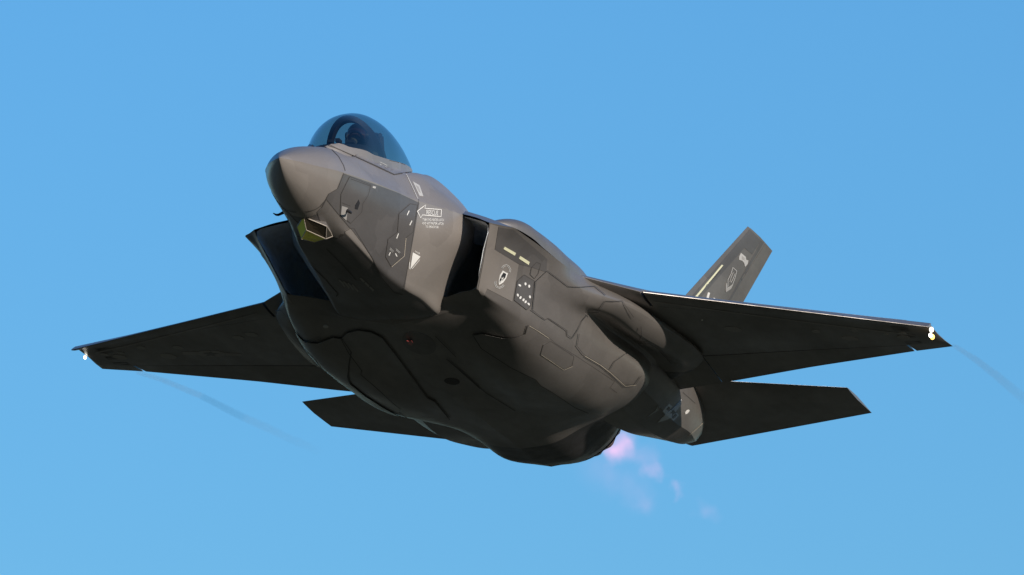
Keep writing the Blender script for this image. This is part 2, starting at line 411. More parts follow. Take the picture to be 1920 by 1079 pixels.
# horizontal stabilisers
ST = {'le': [(1.45, 12.10), (3.447, 13.43)], 'te': [(1.0, 15.65), (3.464, 14.81)]}
for sg in (1, -1):
    rows_u, rows_l = [], []
    for y in np.linspace(.985, 3.455, 12):
        sl = 12.10 + (y - 1.45) * (13.43 - 12.10) / (3.447 - 1.45)
        if y < 1.62: sl = 14.98 + (y - .985) / (1.62 - .985) * (13.2 - 14.98) if y < 1.62 else sl
        st = 15.65 + (y - .985) * (14.81 - 15.65) / (3.46 - .985)
        z = .246 + (y - .985) / (3.46 - .985) * .165
        u, l = [], []
        for c in (0, .02, .08, .2, .4, .6, .8, .95, 1):
            h = (.06 - .04 * (y - .985) / 2.47) * float(np.interp(c, [0, .02, .1, .4, .7, 1], [.015, .14, .5, 1, .6, .03]))
            s_ = sl + (st - sl) * c
            u.append((s_, y*sg, z + h)); l.append((s_, y*sg, z - h))
        rows_u.append(u); rows_l.append(l)
    A, B = np.array(rows_u), np.array(rows_l); g = Geo()
    g.grid(P3(A).reshape(A.shape)); g.grid(P3(B).reshape(B.shape))
    for a, b in ((A[0], B[0]), (A[-1], B[-1]), (A[:, 0], B[:, 0]), (A[:, -1], B[:, -1])): g.grid(np.array([P3(a), P3(b)]))
    g.weld(2e-4); g.obj('horizontal_stabiliser', M['skin'], JET, sharp=32)

# fins
def fin_pt(f, c, off):
    le = V((10.75, 1.46, .30)) * (1 - f) + V((13.325, 2.175, 2.449)) * f
    te = V((13.35, 1.48, .30)) * (1 - f) + V((14.418, 2.231, 2.406)) * f
    p = le + (te - le) * c
    n = V((0, .947, -.32)); return p + n * off
def fth(f, c): return (.085 - .05 * f) * float(np.interp(c, [0, .02, .1, .4, .7, 1], [.04, .3, .65, 1, .6, .05]))
FINP = None
for sg in (1, -1):
    def fin_part(c0, c1, f0=0, f1=1, nf=8):
        cs = np.linspace(c0, c1, 9); A = np.array([[fin_pt(f, c, fth(f, c)) for c in cs] for f in np.linspace(f0, f1, nf)])
        B = np.array([[fin_pt(f, c, -fth(f, c)) for c in cs] for f in np.linspace(f0, f1, nf)])
        A[..., 1] *= sg; B[..., 1] *= sg
        g = Geo(); g.grid(P3(A).reshape(A.shape)); g.grid(P3(B).reshape(B.shape))
        for a, b in ((A[0], B[0]), (A[-1], B[-1]), (A[:, 0], B[:, 0]), (A[:, -1], B[:, -1])): g.grid(np.array([P3(a), P3(b)]))
        return g.weld(2e-4)
    g1 = fin_part(0, .655); F = g1.obj('tail_fin', M['skin'], JET, sharp=32)
    g2 = fin_part(.668, 1, .03); g2.obj('rudder', M['skin'], F, sharp=32)
    if sg == 1: FINP = Geo(); FINP.add(g1); FINP.add(g2)

# tail booms
BO = [
 row(10.2, (1.75,.30),(1.72,.05),(1.55,-.20),(1.25,-.38),(.95,-.42),(.7,-.2),(.7,.4),(1.2,.75)),
 row(11.2, (1.80,.30),(1.74,.03),(1.59,-.22),(1.30,-.40),(.96,-.44),(.7,-.2),(.7,.4),(1.2,.70)),
 row(12.2, (1.76,.30),(1.70,.02),(1.56,-.23),(1.31,-.38),(1.01,-.37),(.80,-.15),(.80,.4),(1.2,.62)),
 row(13.2, (1.68,.28),(1.64,.02),(1.54,-.15),(1.27,-.25),(1.05,-.21),(.92,-.02),(.92,.35),(1.2,.52)),
 row(14.2, (1.50,.25),(1.46,.08),(1.37,-.02),(1.22,-.07),(1.10,-.03),(1.02,.08),(1.02,.28),(1.2,.36)),
 row(14.75,(1.30,.22),(1.29,.14),(1.25,.09),(1.18,.07),(1.12,.09),(1.08,.13),(1.08,.22),(1.18,.26)),
]
BOOM = None
for sg in (1, -1):
    A = np.array(BO); A = np.concatenate([A, A[:, :1]], 1); d = patch(A, 6, 1); d[..., 1] *= sg
    g = Geo(); g.grid(P3(d).reshape(d.shape)); g.poly(P3(d[-1][:-1])); g.weld(2e-4)
    g.obj('tail_boom', M['skin'], JET, sharp=24)
    if sg == 1: BOOM = g

# nozzle
NP = 15; NZ = bpy.data.objects.new('nozzle', None)
prof = [(12.45, .905), (12.75, .84), (13.1, .76), (13.4, .665), (13.62, .59), (13.80, .535)]
ring = Geo(); nn = 60
A = np.array([[(s, r*math.sin(2*math.pi*k/nn), .20 + (s-12.45)*.02 + r*math.cos(2*math.pi*k/nn)) for k in range(nn+1)] for s, r in prof[:4]])
ring.grid(P3(A).reshape(A.shape)); ring.weld(); NZO = ring.obj('nozzle', M['metal'], JET)
inn = np.array([[(s, r*math.sin(2*math.pi*k/nn), .20 + (s-12.45)*.02 + r*math.cos(2*math.pi*k/nn)) for k in range(nn+1)] for s, r in ((12.3, .45), (12.8, .55), (13.3, .60), (13.7, .51))])
gi = Geo(); gi.grid(P3(inn).reshape(inn.shape)); gi.weld(); gi.obj('inner_liner', M['black'], NZO)
for k in range(NP):
    a0 = 2*math.pi*(k+.02)/NP; a1 = 2*math.pi*(k+.98)/NP; am = (a0+a1)/2
    g = Geo(); outer = []
    for s, r in ((13.30, .715), (13.45, .665), (13.6, .61), (13.74, .565), (14.06, .48)):
        rowp = []
        for j in range(5):
            a = a0 + (a1-a0)*j/4
            if s > 13.9: a = am + (a-am)*.25
            ss = s; rowp.append((ss, r*math.sin(a), .222 + r*math.cos(a)))
        outer.append(rowp)
    outer = np.array(outer); innr = outer.copy()
    for i in range(outer.shape[0]):
        for j in range(5):
            y, z = outer[i, j, 1], outer[i, j, 2] - .222; f = 1 - .02/math.hypot(y, z); innr[i, j, 1] = y*f; innr[i, j, 2] = z*f + .222
    g.grid(P3(outer).reshape(outer.shape)); g.grid(P3(innr).reshape(innr.shape))
    for a, b in ((outer[0], innr[0]), (outer[-1], innr[-1]), (outer[:, 0], innr[:, 0]), (outer[:, -1], innr[:, -1])): g.grid(np.array([P3(a), P3(b)]))
    g.weld(); g.obj('petal', M['metal'], NZO, sharp=40)

# gun fairing (port shoulder hump)
GH = []
for s, w, h, yc, zb in ((4.62, .02, .01, 1.28, .37), (4.8, .15, .085, 1.31, .36), (5.05, .24, .17, 1.34, .34), (5.5, .29, .225, 1.37, .30), (6.0, .33, .25, 1.39, .27), (6.5, .35, .25, 1.39, .26), (7.2, .36, .24, 1.38, .28), (8.2, .2, .1, 1.35, .38), (8.8, .02, .01, 1.3, .42)):
    GH.append([(s, yc + w*math.cos(a), zb + h*math.sin(a)) for a in np.linspace(-.2, math.pi + .2, 9)])
d = patch(np.array(GH), 5, 3); g = Geo(); g.grid(P3(d).reshape(d.shape)); g.weld(); g.obj('gun_fairing', M['skin'], JET, sharp=40)

# ------------------------------------------------------------------ canopy
def glass_mat():
    m = bpy.data.materials.new('canopy_glass'); m.use_nodes = True; n = m.node_tree; n.nodes.clear()
    o = n.nodes.new('ShaderNodeOutputMaterial'); mix = n.nodes.new('ShaderNodeMixShader')
    tr = n.nodes.new('ShaderNodeBsdfTransparent'); tr.inputs[0].default_value = (.50, .54, .53, 1)
    gl = n.nodes.new('ShaderNodeBsdfGlossy'); gl.inputs['Roughness'].default_value = .02
    fr = n.nodes.new('ShaderNodeFresnel'); fr.inputs[0].default_value = 1.75
    ge = n.nodes.new('ShaderNodeNewGeometry'); sw = n.nodes.new('ShaderNodeMix'); sw.inputs[3].default_value = .05     # inner face: no total internal reflection in a thin sheet
    n.links.new(ge.outputs['Backfacing'], sw.inputs[0]); n.links.new(fr.outputs[0], sw.inputs[2]); n.links.new(sw.outputs[0], mix.inputs[0]); n.links.new(tr.outputs[0], mix.inputs[1]); n.links.new(gl.outputs[0], mix.inputs[2])
    n.links.new(mix.outputs[0], o.inputs[0]); return m
M['glass'] = glass_mat()
# canopy sections: s, base half width, base z, top z
CS = [(1.62,.05,.50,.52),(1.80,.18,.505,.68),(2.05,.27,.525,.88),(2.35,.345,.55,1.07),(2.75,.375,.60,1.22),(3.15,.385,.665,1.32),(3.55,.385,.745,1.365),(4.0,.345,.85,1.365),(4.5,.28,.95,1.30),(4.95,.19,1.03,1.21),(5.2,.1,1.08,1.13)]
def can_sec(w, zb, zt, n=13, grow=0):
    out = []
    for a in np.linspace(0, math.pi, n):
        y = w * math.cos(a); e = abs(math.sin(a))
        bul = 1 + 0.02 * math.sin(2 * min(a, math.pi - a))
        out.append((y * bul, zb + (zt - zb) * e))
    return out
def can_grid(grow=0.0):
    G3 = []
    for s, w, zb, zt in CS: G3.append([(s, y, z) for y, z in can_sec(w + grow, zb, zt + grow)])
    return np.array(G3)
d = patch(can_grid(), 5, 2); g = Geo(); g.grid(P3(d).reshape(d.shape)); g.weld(1e-4)
CANG = g; CANO = g.obj('canopy', M['glass'], JET, sharp=60)

# ------------------------------------------------------------------ pixel placement on surfaces
camw = np.array([0, 0, -DIST])
CAMJ = Vector(RC.T @ camw + REF)
def ray(px, py):
    q = Vector(RC.T @ np.array([(px - CX) / PPM, (py - CY) / PPM, 0.0]) + REF)
    return (q - CAMJ).normalized()

def hit(px, py, bvh):
    loc, nor, idx, dist = bvh.ray_cast(CAMJ, ray(px, py))
    if loc is None: return None
    if nor.dot(CAMJ - loc) < 0: nor = -nor
    return loc, nor

def near_hit(px, py, bvh, cx, cy):
    for f in (0, .04, .1, .2, .35, .5, .7):
        h = hit(px + (cx - px) * f, py + (cy - py) * f, bvh)
        if h: return h
    return None

def densify(poly, step, closed=True):
    out = []; n = len(poly)
    for i in range(n if closed else n - 1):
        a, b = np.array(poly[i], float), np.array(poly[(i + 1) % n], float)
        k = max(1, int(np.linalg.norm(b - a) / step))
        for j in range(k): out.append(tuple(a + (b - a) * j / k))
    if not closed: out.append(tuple(poly[-1]))
    return out

def Z(box, pts):
    ox, oy, sc_ = box
    return [(ox + sc_ * x, oy + sc_ * y) for x, y in pts]
Z1 = (440, 180, .278); Z2 = (600, 300, .2965); Z3 = (840, 380, .3336); Z4 = (1180, 400, .4264); Z5 = (120, 380, .4448)
Z6 = (520, 480, .3522); Z7 = (800, 600, .4264); ZF = (1270, 410, .1668); ZB = (1180, 680, .1668); ZI = (820, 380, .2039)
ZS = (450, 380, .2039); ZW = (1050, 500, .241); ZC = (560, 190, .1390)

def plate(name, poly, bvh, m, parent, h=.005, step=5.0, mirror=False, skirt=.006):
    """a thin sheet lying on the surface, outlined by a pixel polygon"""
    bd = densify(poly, step); n = len(bd)
    xs = [p[0] for p in bd]; ys = [p[1] for p in bd]; cx, cy = sum(xs)/n, sum(ys)/n
    pts = [Vector(p) for p in bd]
    def inside(x, y):
        c = False; j = n - 1
        for i in range(n):
            if (ys[i] > y) != (ys[j] > y) and x < (xs[j]-xs[i])*(y-ys[i])/(ys[j]-ys[i]) + xs[i]: c = not c
            j = i
        return c
    gx = np.arange(min(xs) + step, max(xs), step); gy = np.arange(min(ys) + step, max(ys), step)
    for x in gx:
        for y in gy:
            if inside(x, y) and min((x-a)**2 + (y-b)**2 for a, b in bd) > (step*.45)**2: pts.append(Vector((x, y)))
    r = delaunay_2d_cdt(pts, [], [list(range(n))], 1, 1e-4)
    vv, ff = r[0], r[2]; v3 = []; nr = []
    for p in vv:
        q = near_hit(p.x, p.y, bvh, cx, cy)
        if q is None: return None
        v3.append(q[0]); nr.append(q[1])
    # smooth normals a little
    nb = [set() for _ in v3]
    for f in ff:
        for i in range(len(f)): nb[f[i]].update(f)
    nr2 = []
    for i in range(len(v3)):
        a = Vector((0, 0, 0))
        for k in nb[i] or {i}: a += nr[k]
        nr2.append(a.normalized() if a.length > 1e-6 else nr[i])
    g = Geo(); top = [v + m_ * h for v, m_ in zip(v3, nr2)]
    g.v = [list(p) for p in top]; g.f = [tuple(f) for f in ff]
    # boundary skirt
    cnt = {}
    for f in ff:
        for i in range(len(f)):
            e = (f[i], f[(i+1) % len(f)]); k = tuple(sorted(e)); cnt.setdefault(k, []).append(e)
    b0 = len(g.v); mp = {}
    for k, es in cnt.items():
        if len(es) == 1:
            a, b = es[0]
            for q in (a, b):
                if q not in mp: mp[q] = len(g.v); g.v.append(list(v3[q] - nr2[q] * (skirt - h)))
            g.f.append((b, a, mp[a], mp[b]))
    # orient
    if g.f:
        f = ff[0]; nn_ = (Vector(top[f[1]]) - Vector(top[f[0]])).cross(Vector(top[f[2]]) - Vector(top[f[0]]))
        if nn_.dot(nr2[f[0]]) < 0: g.f = [x[::-1] for x in g.f]
    o = g.obj(name, m, parent, True, 40)
    if mirror: g.mirrored().obj(name, m, parent, True, 40)
    return o

def ribbon_geo(line, bvh, w=1.6, h=.0045, step=5.0, closed=False):
    pts = densify(line, step, closed)
    if closed: pts.append(pts[0])
    L3 = []; 
    for i, p in enumerate(pts):
        a = np.array(pts[max(0, i-1)]); b = np.array(pts[min(len(pts)-1, i+1)])
        t = b - a; t = t / (np.linalg.norm(t) + 1e-9); nn_ = np.array([-t[1], t[0]]) * w / 2
        r = []
        for sgn in (-1, 1):
            q = hit(p[0] + nn_[0]*sgn, p[1] + nn_[1]*sgn, bvh)
            if q is None: r = None; break
            r.append(q[0] + q[1] * h)
        L3.append(r)
    g = Geo()
    for i in range(len(L3) - 1):
        if L3[i] and L3[i+1]:
            if (L3[i][0] - L3[i+1][0]).length > .35: continue
            g.poly([L3[i][0], L3[i][1], L3[i+1][1], L3[i+1][0]])
    return g.weld(1e-5) if g.f else g

def seam(line, bvh, parent, w=1.5, m='seam', h=.0045, closed=False, mirror=False, name='panel_seam'):
    g = ribbon_geo(line, bvh, w, h, 5.0, closed)
    if not g.f: return None
    o = g.obj(name, M[m], parent, False)
    if mirror: g.mirrored().obj(name, M[m], parent, False)
    return o

def ell(cx, cy, rx, ry, rot=0, n=18):
    c, s_ = math.cos(rot), math.sin(rot)
    return [(cx + rx*math.cos(t)*c - ry*math.sin(t)*s_, cy + rx*math.cos(t)*s_ + ry*math.sin(t)*c) for t in [2*math.pi*i/n for i in range(n)]]

def lettering(name, txt, p0, ex, ey, bvh, m, parent, h=.0065):
    """text whose baseline starts at pixel p0; ex = pixel vector of the whole width, ey = pixel vector of cap height"""
    cu = bpy.data.curves.new('t', 'FONT'); cu.body = txt; cu.size = 1; cu.resolution_u = 2
    to = bpy.data.objects.new('t', cu); COL.objects.link(to)
    bpy.context.view_layer.update()
    me = to.evaluated_get(bpy.context.evaluated_depsgraph_get()).to_mesh()
    vs = [v.co.copy() for v in me.vertices]; fs = [tuple(f.vertices) for f in me.polygons]
    bpy.data.objects.remove(to); bpy.data.curves.remove(cu)
    w = max(v.x for v in vs); hh = max(v.y for v in vs); out = []
    for v in vs:
        u, t = v.x / w, v.y / hh
        q = hit(p0[0] + ex[0]*u + ey[0]*t, p0[1] + ex[1]*u + ey[1]*t, bvh)
        if q is None: return None
        out.append(q[0] + q[1]*h)
    g = Geo(); g.v = [list(p) for p in out]; g.f = fs
    return g.obj(name, m, parent, False)

def merge(*gs):
    g = Geo(); [g.add(x) for x in gs]; return g
B_FWD = merge(FWD, RADOME, CEN).bvh(); B_CEN = merge(CEN, BOOM, SHR).bvh(); B_WP = merge(WLOW[1]).bvh(); B_WS = merge(WLOW[-1]).bvh()
B_FIN = FINP.bvh(); B_BOOM = merge(BOOM).bvh(); B_ALL = merge(FWD, RADOME, CEN, BOOM, WLOW[1], WLOW[-1], ring).bvh()
OF = {o.name: o for o in JET.children}
FW_O, CE_O = OF['forward_fuselage'], OF['centre_fuselage']

# ---- forward fuselage panels (port traced, mirrored to starboard)
plate('avionics_bay_panel', [(645.5,326),(636,346),(632.5,354),(616,364),(611,374),(634,401),(657,428),(680,458),(699,487),(716,522),(737,546),(757,550),(765,500),(776,440),(786,381),(745,361.5),(700,345)], B_FWD, M['skin_dark'], FW_O, .004, 3, True)
pE = Z2 and Z(Z2, [(497,340),(568,278),(612,287),(585,455),(540,492),(528,605),(447,672),(412,612),(428,500),(487,455)])
plate('latch_panel', pE, B_FWD, M['skin_dark'], FW_O, .0075, 4, True)
seam(pE, B_FWD, FW_O, 1.2, 'seam', .0088, True, True)
seam(Z(Z2, [(540,494),(530,607),(449,676)]), B_FWD, FW_O, .9, 'seam_light', .0092)
pA = Z(Z2, [(185,105),(318,160),(300,225),(268,275),(260,330),(190,400),(125,345),(130,215)])
plate('probe_panel', pA, B_FWD, M['skin_dark'], FW_O, .0075, 4, True)
seam(pA, B_FWD, FW_O, 1.0, 'seam_light2' if 'seam_light2' in M else 'seam', .0088, True, True)
seam(Z(Z2, [(190,120),(312,165)]), B_FWD, FW_O, 1.2, 'seam', .009)
seam(Z(Z2, [(135,270),(190,292)]), B_FWD, FW_O, 1.0, 'seam', .009)
plate('vent_opening', Z(Z2, [(240,250),(248,272),(234,314),(216,309),(218,285)]), B_FWD, M['black'], FW_O, .0095, 3, True)
plate('probe_pad', Z(Z2, [(135,290),(172,302),(163,382),(128,350)]), B_FWD, M['pale_mark'], FW_O, .0095, 3, True)
plate('lower_nose_panel', Z(Z2, [(38,248),(188,430),(155,448),(152,470),(128,470),(118,495),(92,488),(60,440),(8,398),(-20,330),(5,300)]), B_FWD, M['skin'], FW_O, .004, 4, True)
seam(Z(Z2, [(10,300),(38,248),(112,340),(190,433),(157,450),(154,472),(128,472),(120,495)]), B_FWD, FW_O, 1.1, 'seam', .0075, False, True)
seam(Z(Z2, [(190,433),(212,432),(335,628),(395,750),(470,838),(520,850)]), B_FWD, FW_O, 1.1, 'seam', .0065, False, True)
plate('small_square', Z(Z2, [(332,165),(350,170),(346,182),(330,178)]), B_FWD, M['grey_mark'], FW_O, .009, 3)
# radome seam
seam([(607,274.5),(622,281),(634.6,294),(644,310.7),(647,321)], B_FWD, FW_O, 1.0, 'seam', .004, False, True)
seam([(644,325),(636,345),(632.5,354),(616,363.5),(610,375),(600,387),(591,392.5),(580,396),(571,397)], B_FWD, FW_O, 1.1, 'seam', .006, False, True)
# rescue marking
RW = Z(Z2, [(613,325),(665,285),(660,308),(765,315),(762,360),(645,349),(634,368)])
seam(RW, B_FWD, FW_O, 1.3, 'white', .0065, True, name='rescue_arrow')
lettering('rescue_lettering', 'RESCUE', Z(Z2, [(668,345)])[0], (22.2, 1.8), (0.3, -8.2), B_FWD, M['white'], FW_O)
for i, t in enumerate(('TURN FWD MASTER LATCH', 'AND AFT MASTER LATCH', 'TO OPEN DOOR')):
    x0, x1, y0 = ((645, 780, 385), (643, 777, 408), (664, 746, 430))[i]
    lettering('instruction_lettering', t, Z(Z2, [(x0, y0)])[0], ((x1-x0)*.2965, 1.2), (.2, -4.4), B_FWD, M['white'], FW_O)
plate('warning_triangle', Z(Z2, [(585,585),(633,611),(568,692)]), B_FWD, M['white'], FW_O, .0065, 3)
lettering('danger_lettering', 'DANGER', Z(Z2, [(597,583)])[0], (9.2, 4.6), (.4, -3.2), B_FWD, M['white'], FW_O)
seam(Z(Z2, [(564,645),(562,690)]), B_FWD, FW_O, 1.0, 'white', .0065, name='warning_lines'); seam(Z(Z2, [(628,630),(580,688)]), B_FWD, FW_O, 1.0, 'white', .0065, name='warning_lines')
for a, b in (((560,322),(546,350)), ((577,385),(563,413)), ((492,465),(480,496)), ((441,583),(432,603)), ((473,590),(483,610))):
    seam(Z(Z2, [a, b]), B_FWD, FW_O, 1.6, 'white', .0095, name='latch_mark')
for a, b in (((440,555),(462,578)), ((475,560),(503,585)), ((436,562),(456,584)), ((478,570),(498,590))):
    seam(Z(Z2, [a, b]), B_FWD, FW_O, .7, 'grey_mark', .0095, name='latch_mark')
seam(Z(Z2, [(545,92),(580,165),(617,247)]), B_FWD, FW_O, 1.3, 'grey_mark', .0045, False, True, 'canopy_split_line')
seam(Z(Z2, [(623,252),(612,330),(592,440),(575,560),(545,720),(522,830)]), B_FWD, FW_O, 1.2, 'seam', .0055, False, True)
plate('seat_warning_mark', Z(Z2, [(585,138),(628,163),(652,232),(628,228)]), B_FWD, M['grey_mark'], FW_O, .0045, 3)
plate('seat_warning_core', Z(Z2, [(602,160),(622,172),(636,212),(624,205)]), B_FWD, M['pale_mark'], FW_O, .0060, 3)
# faint lettering in the shade under the nose
for k in range(4):
    x = 120 + k*28
    seam(Z(Z2, [(x, 757+k*10), (x+20, 775+k*12), (x+38, 800+k*10)]), B_FWD, FW_O, 3.0, 'pale_mark', .005, name='underside_lettering')
for k in range(3):
    x = 255 + k*30
    seam(Z(Z2, [(x, 745+k*28), (x+24, 770+k*28)]), B_FWD, FW_O, 3.6, 'pale_mark', .005, name='underside_lettering')
seam(Z(Z2, [(40,560),(150,670),(230,760)]), B_FWD, FW_O, 1.2, 'seam', .005)

# ---- intake cowl
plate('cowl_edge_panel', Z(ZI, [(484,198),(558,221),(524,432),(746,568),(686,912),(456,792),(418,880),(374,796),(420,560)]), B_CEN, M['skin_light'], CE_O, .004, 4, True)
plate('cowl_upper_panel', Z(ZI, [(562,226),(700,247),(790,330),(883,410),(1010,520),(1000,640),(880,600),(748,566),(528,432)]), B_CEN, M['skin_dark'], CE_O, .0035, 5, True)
for q in ([(617,405),(718,462),(708,487),(606,427)], [(760,490),(845,545),(836,572),(748,515)]):
    plate('formation_light_strip', Z(ZI, q), B_CEN, M['strip'], CE_O, .008, 3, True)
plate('badge_shield', Z(ZI, [(600,625),(622,640),(645,650),(628,695),(600,735),(563,757),(560,720),(572,670)]), B_CEN, M['white'], CE_O, .0075, 3)
plate('badge_emblem', Z(ZI, [(604,642),(628,655),(618,690),(596,715),(582,712),(570,740),(566,715),(585,670)]), B_CEN, M['black'], CE_O, .009, 2)
for a, b in (((580,690),(606,706)), ((600,682),(584,715)), ((572,722),(592,722))):
    seam(Z(ZI, [a, b]), B_CEN, CE_O, 1.1, 'white', .0105, name='badge_bone')
for arc in ([(590,602),(605,582),(630,574),(652,588),(665,612),(660,640)], [(530,720),(528,745),(540,775),(565,784),(592,772),(606,755)]):
    seam(Z(ZI, arc), B_CEN, CE_O, 3.4, 'grey_mark', .0075, name='badge_scroll')
    seam(Z(ZI, arc), B_CEN, CE_O, 1.0, 'seam', .0088, name='badge_scroll_text')
pB = Z(Z3, [(425,405),(482,440),(462,580),(440,603),(370,548),(388,440)])
plate('fastener_panel', pB, B_CEN, M['skin_dark'], CE_O, .0065, 4, True); seam(pB, B_CEN, CE_O, 1.1, 'seam', .008, True, True)
for x, y, r in ((400,465,.6),(432,457,1.6),(453,470,1.6),(389,520,1.4),(404,534,2.0),(421,547,2.0),(433,558,2.0),(450,570,.9),(457,530,1.4)):
    plate('fastener_mark', Z(Z3, ell(x, y, 5.5, 8.5, r - 1.57, 8)), B_CEN, M['white'], CE_O, .009, 3)
pH = Z(Z3, [(495,335),(520,345),(505,400),(484,428),(460,405),(468,365)])
seam(pH, B_CEN, CE_O, 1.0, 'seam', .0055, True, True)
pG = Z(Z3, [(552,382),(672,470),(745,480),(775,560),(768,625),(727,705),(692,758),(667,742),(663,716),(556,648),(540,657),(470,600),(488,440)])
plate('side_access_panel', pG, B_CEN, M['skin'], CE_O, .0035, 6, True)
LN = [
 [(552,380),(670,470),(730,475),(820,475),(880,522)],
 [(460,600),(540,658),(557,648),(662,718),(665,745),(690,762),(725,710),(745,665),(790,612),(845,610),(878,550),(975,555),(1040,640)],
 [(135,742),(190,730),(320,757),(380,750),(430,735),(442,685),(500,715),(560,755),(600,790),(715,860),(930,1000),(905,1035),(945,1065)],
 [(715,800),(755,850),(850,905),(910,950),(990,1020),(1050,1015),(1080,970)],
 [(720,800),(730,735)], [(552,380),(488,440),(470,600)],
 [(1070,785),(1130,785),(1180,815),(1258,900)], [(1080,690),(1085,740),(1070,785)],
 [(905,935),(930,890),(990,850)],
]
for l in LN: seam(Z(Z3, l), B_CEN, CE_O, 1.1, 'seam', .0185, False, True)
for l in ([(520,850),(645,935),(693,915)], [(760,858),(852,911),(912,956),(992,1026),(1052,1020)], [(450,688),(502,720),(560,760)]):
    seam(Z(Z3, l), B_CEN, CE_O, .8, 'seam_light', .0225)
pHt = Z(Z3, [(570,775),(700,860),(690,912),(648,932),(515,848),(530,795)])
plate('hatch', pHt, B_CEN, M['skin'], CE_O, .020, 5, True); seam(pHt, B_CEN, CE_O, 1.0, 'seam', .0215, True, True)
# belly: weapon bay doors
BDP = Z(Z3, [(137,744),(190,733),(320,760),(380,753),(432,738),(445,690),(500,719),(560,759),(600,794),(715,864),(926,1001),(902,1035),(940,1065)]) + Z(Z7, [(706,402),(650,377),(620,357),(560,317),(500,282),(480,257),(370,202),(240,117)])
plate('weapon_bay_door', BDP, B_CEN, M['skin'], CE_O, .016, 6, True)
plate('weapon_bay_door', Z(Z6, [(343,437),(372,408),(430,393),(500,403),(558,433),(637,533),(717,643),(797,753),(838,773),(912,862),(690,852),(650,825),(658,808),(622,778),(522,688),(448,625),(453,605),(383,510)]), B_CEN, M['skin'], CE_O, .016, 6)
bd = Z(Z7, [(205,65),(240,120),(370,205),(480,260),(500,285),(560,320),(620,360),(650,380),(710,405)])
seam(bd, B_CEN, CE_O, 1.4, 'seam', .0185, False, True)
for l in ([(430,390),(500,400),(560,430),(640,530),(720,640),(800,750),(840,770),(920,865)],
          [(430,390),(370,405),(340,435),(380,510),(450,605),(445,625),(520,690),(620,780),(655,808),(648,825),(690,855)],
          [(840,420),(950,530)], [(905,545),(1079,700)], [(150,455),(190,450),(235,432)]):
    seam(Z(Z6, l), B_CEN, CE_O, 1.4, 'seam', .0185)
seam(Z(Z7, [(85,170),(140,215),(260,320),(390,400)]), B_CEN, CE_O, 1.1, 'seam', .0045)
plate('belly_drain_opening', Z(Z6, ell(930, 668, 42, 17, .1)), B_CEN, M['black'], CE_O, .004, 3)
plate('belly_cap', Z(Z6, ell(257, 376, 14, 8, .1)), B_CEN, M['grey_mark'], CE_O, .004, 3)
M['beacon'] = mat('beacon_lens', (.22, .04, .04), .2, 0, .6)
plate('beacon_housing', Z(Z6, ell(755, 465, 95, 55, .35)), B_CEN, M['skin_dark'], CE_O, .003, 4)
plate('anticollision_beacon', Z(Z6, [(688,440),(702,444),(712,438),(722,452),(712,466),(695,456)]), B_CEN, M['beacon'], CE_O, .03, 3)

# ---- fin markings (port outer face)
FIN_O = [o for o in JET.children if o.name.startswith('tail_fin')][0]
plate('fin_dark_panel', Z(ZF, [(812,124),(938,246),(842,404),(752,330),(265,886),(158,880)]), B_FIN, M['skin_dark'], FIN_O, .003, 5)
plate('formation_light_strip', Z(ZF, [(497,520),(512,526),(218,884),(196,880)]), B_FIN, M['strip'], FIN_O, .006, 4)
seam(Z(ZF, [(488,580),(420,660),(330,740),(300,790)]), B_FIN, FIN_O, .9, 'seam', .006)
plate('fin_emblem', Z(ZF, [(715,388),(735,405),(765,430),(772,465),(795,470),(788,510),(758,545),(748,500),(728,475),(692,462),(694,430)]), B_FIN, M['grey_mark'], FIN_O, .0045, 3)
plate('fin_emblem_core', Z(ZF, [(722,420),(750,440),(752,470),(720,455)]), B_FIN, M['pale_mark'], FIN_O, .006, 2)
seam(Z(ZF, [(620,550),(664,590),(640,680),(615,745),(565,780),(565,690),(600,620)]), B_FIN, FIN_O, 1.0, 'grey_mark', .005, True, name='fin_shield_outline')
seam(Z(ZF, [(625,605),(600,660),(585,715)]), B_FIN, FIN_O, 1.3, 'pale_mark', .005, name='fin_shield_charge'); seam(Z(ZF, [(645,620),(620,680),(598,720)]), B_FIN, FIN_O, 1.0, 'grey_mark', .005, name='fin_shield_charge')
plate('fin_scroll', Z(ZF, [(560,780),(612,755),(625,740),(600,790),(545,828),(540,800),(545,720),(556,735)]), B_FIN, M['pale_mark'], FIN_O, .0045, 3)
plate('tail_code_letter', Z(ZF, [(345,830),(364,835),(347,903),(325,903)]), B_FIN, M['white'], FIN_O, .0045, 3)
plate('tail_code_letter', Z(ZF, [(408,890),(426,902),(422,920),(402,918)]), B_FIN, M['white'], FIN_O, .0045, 3)
plate('fin_hinge_cover', Z(ZF, [(938,246),(968,272),(590,930),(568,928),(905,320)]), B_FIN, M['skin_dark'], FIN_O, .0032, 5)

# ---- boom insignia
BO_O = [o for o in JET.children if o.name.startswith('tail_boom')][0]
for q, m_ in (([(445,462),(482,494),(402,582),(372,548)], 'grey_mark'), ([(520,552),(556,592),(492,656),(456,620)], 'grey_mark'),
              ([(587,416),(578,470),(520,552),(430,640),(315,670),(400,582),(500,508)], 'grey_mark'), ([(322,486),(328,538),(195,612),(285,545)], 'pale_mark'), ([(330,490),(348,497),(338,516)], 'pale_mark')):
    plate('national_insignia', Z(ZB, q), B_BOOM, M[m_], BO_O, .004 + (.002 if len(q) > 4 else 0), 3)
for q in ([(440,492),(458,508),(430,540),(412,524)], [(516,572),(534,590),(492,630),(474,614)], [(495,525),(505,548),(530,560),(500,572),(480,595),(478,570),(450,568),(475,550),(470,525),(488,540)]):
    plate('insignia_field', Z(ZB, q), B_BOOM, M['skin_dark'], BO_O, .0085, 3)
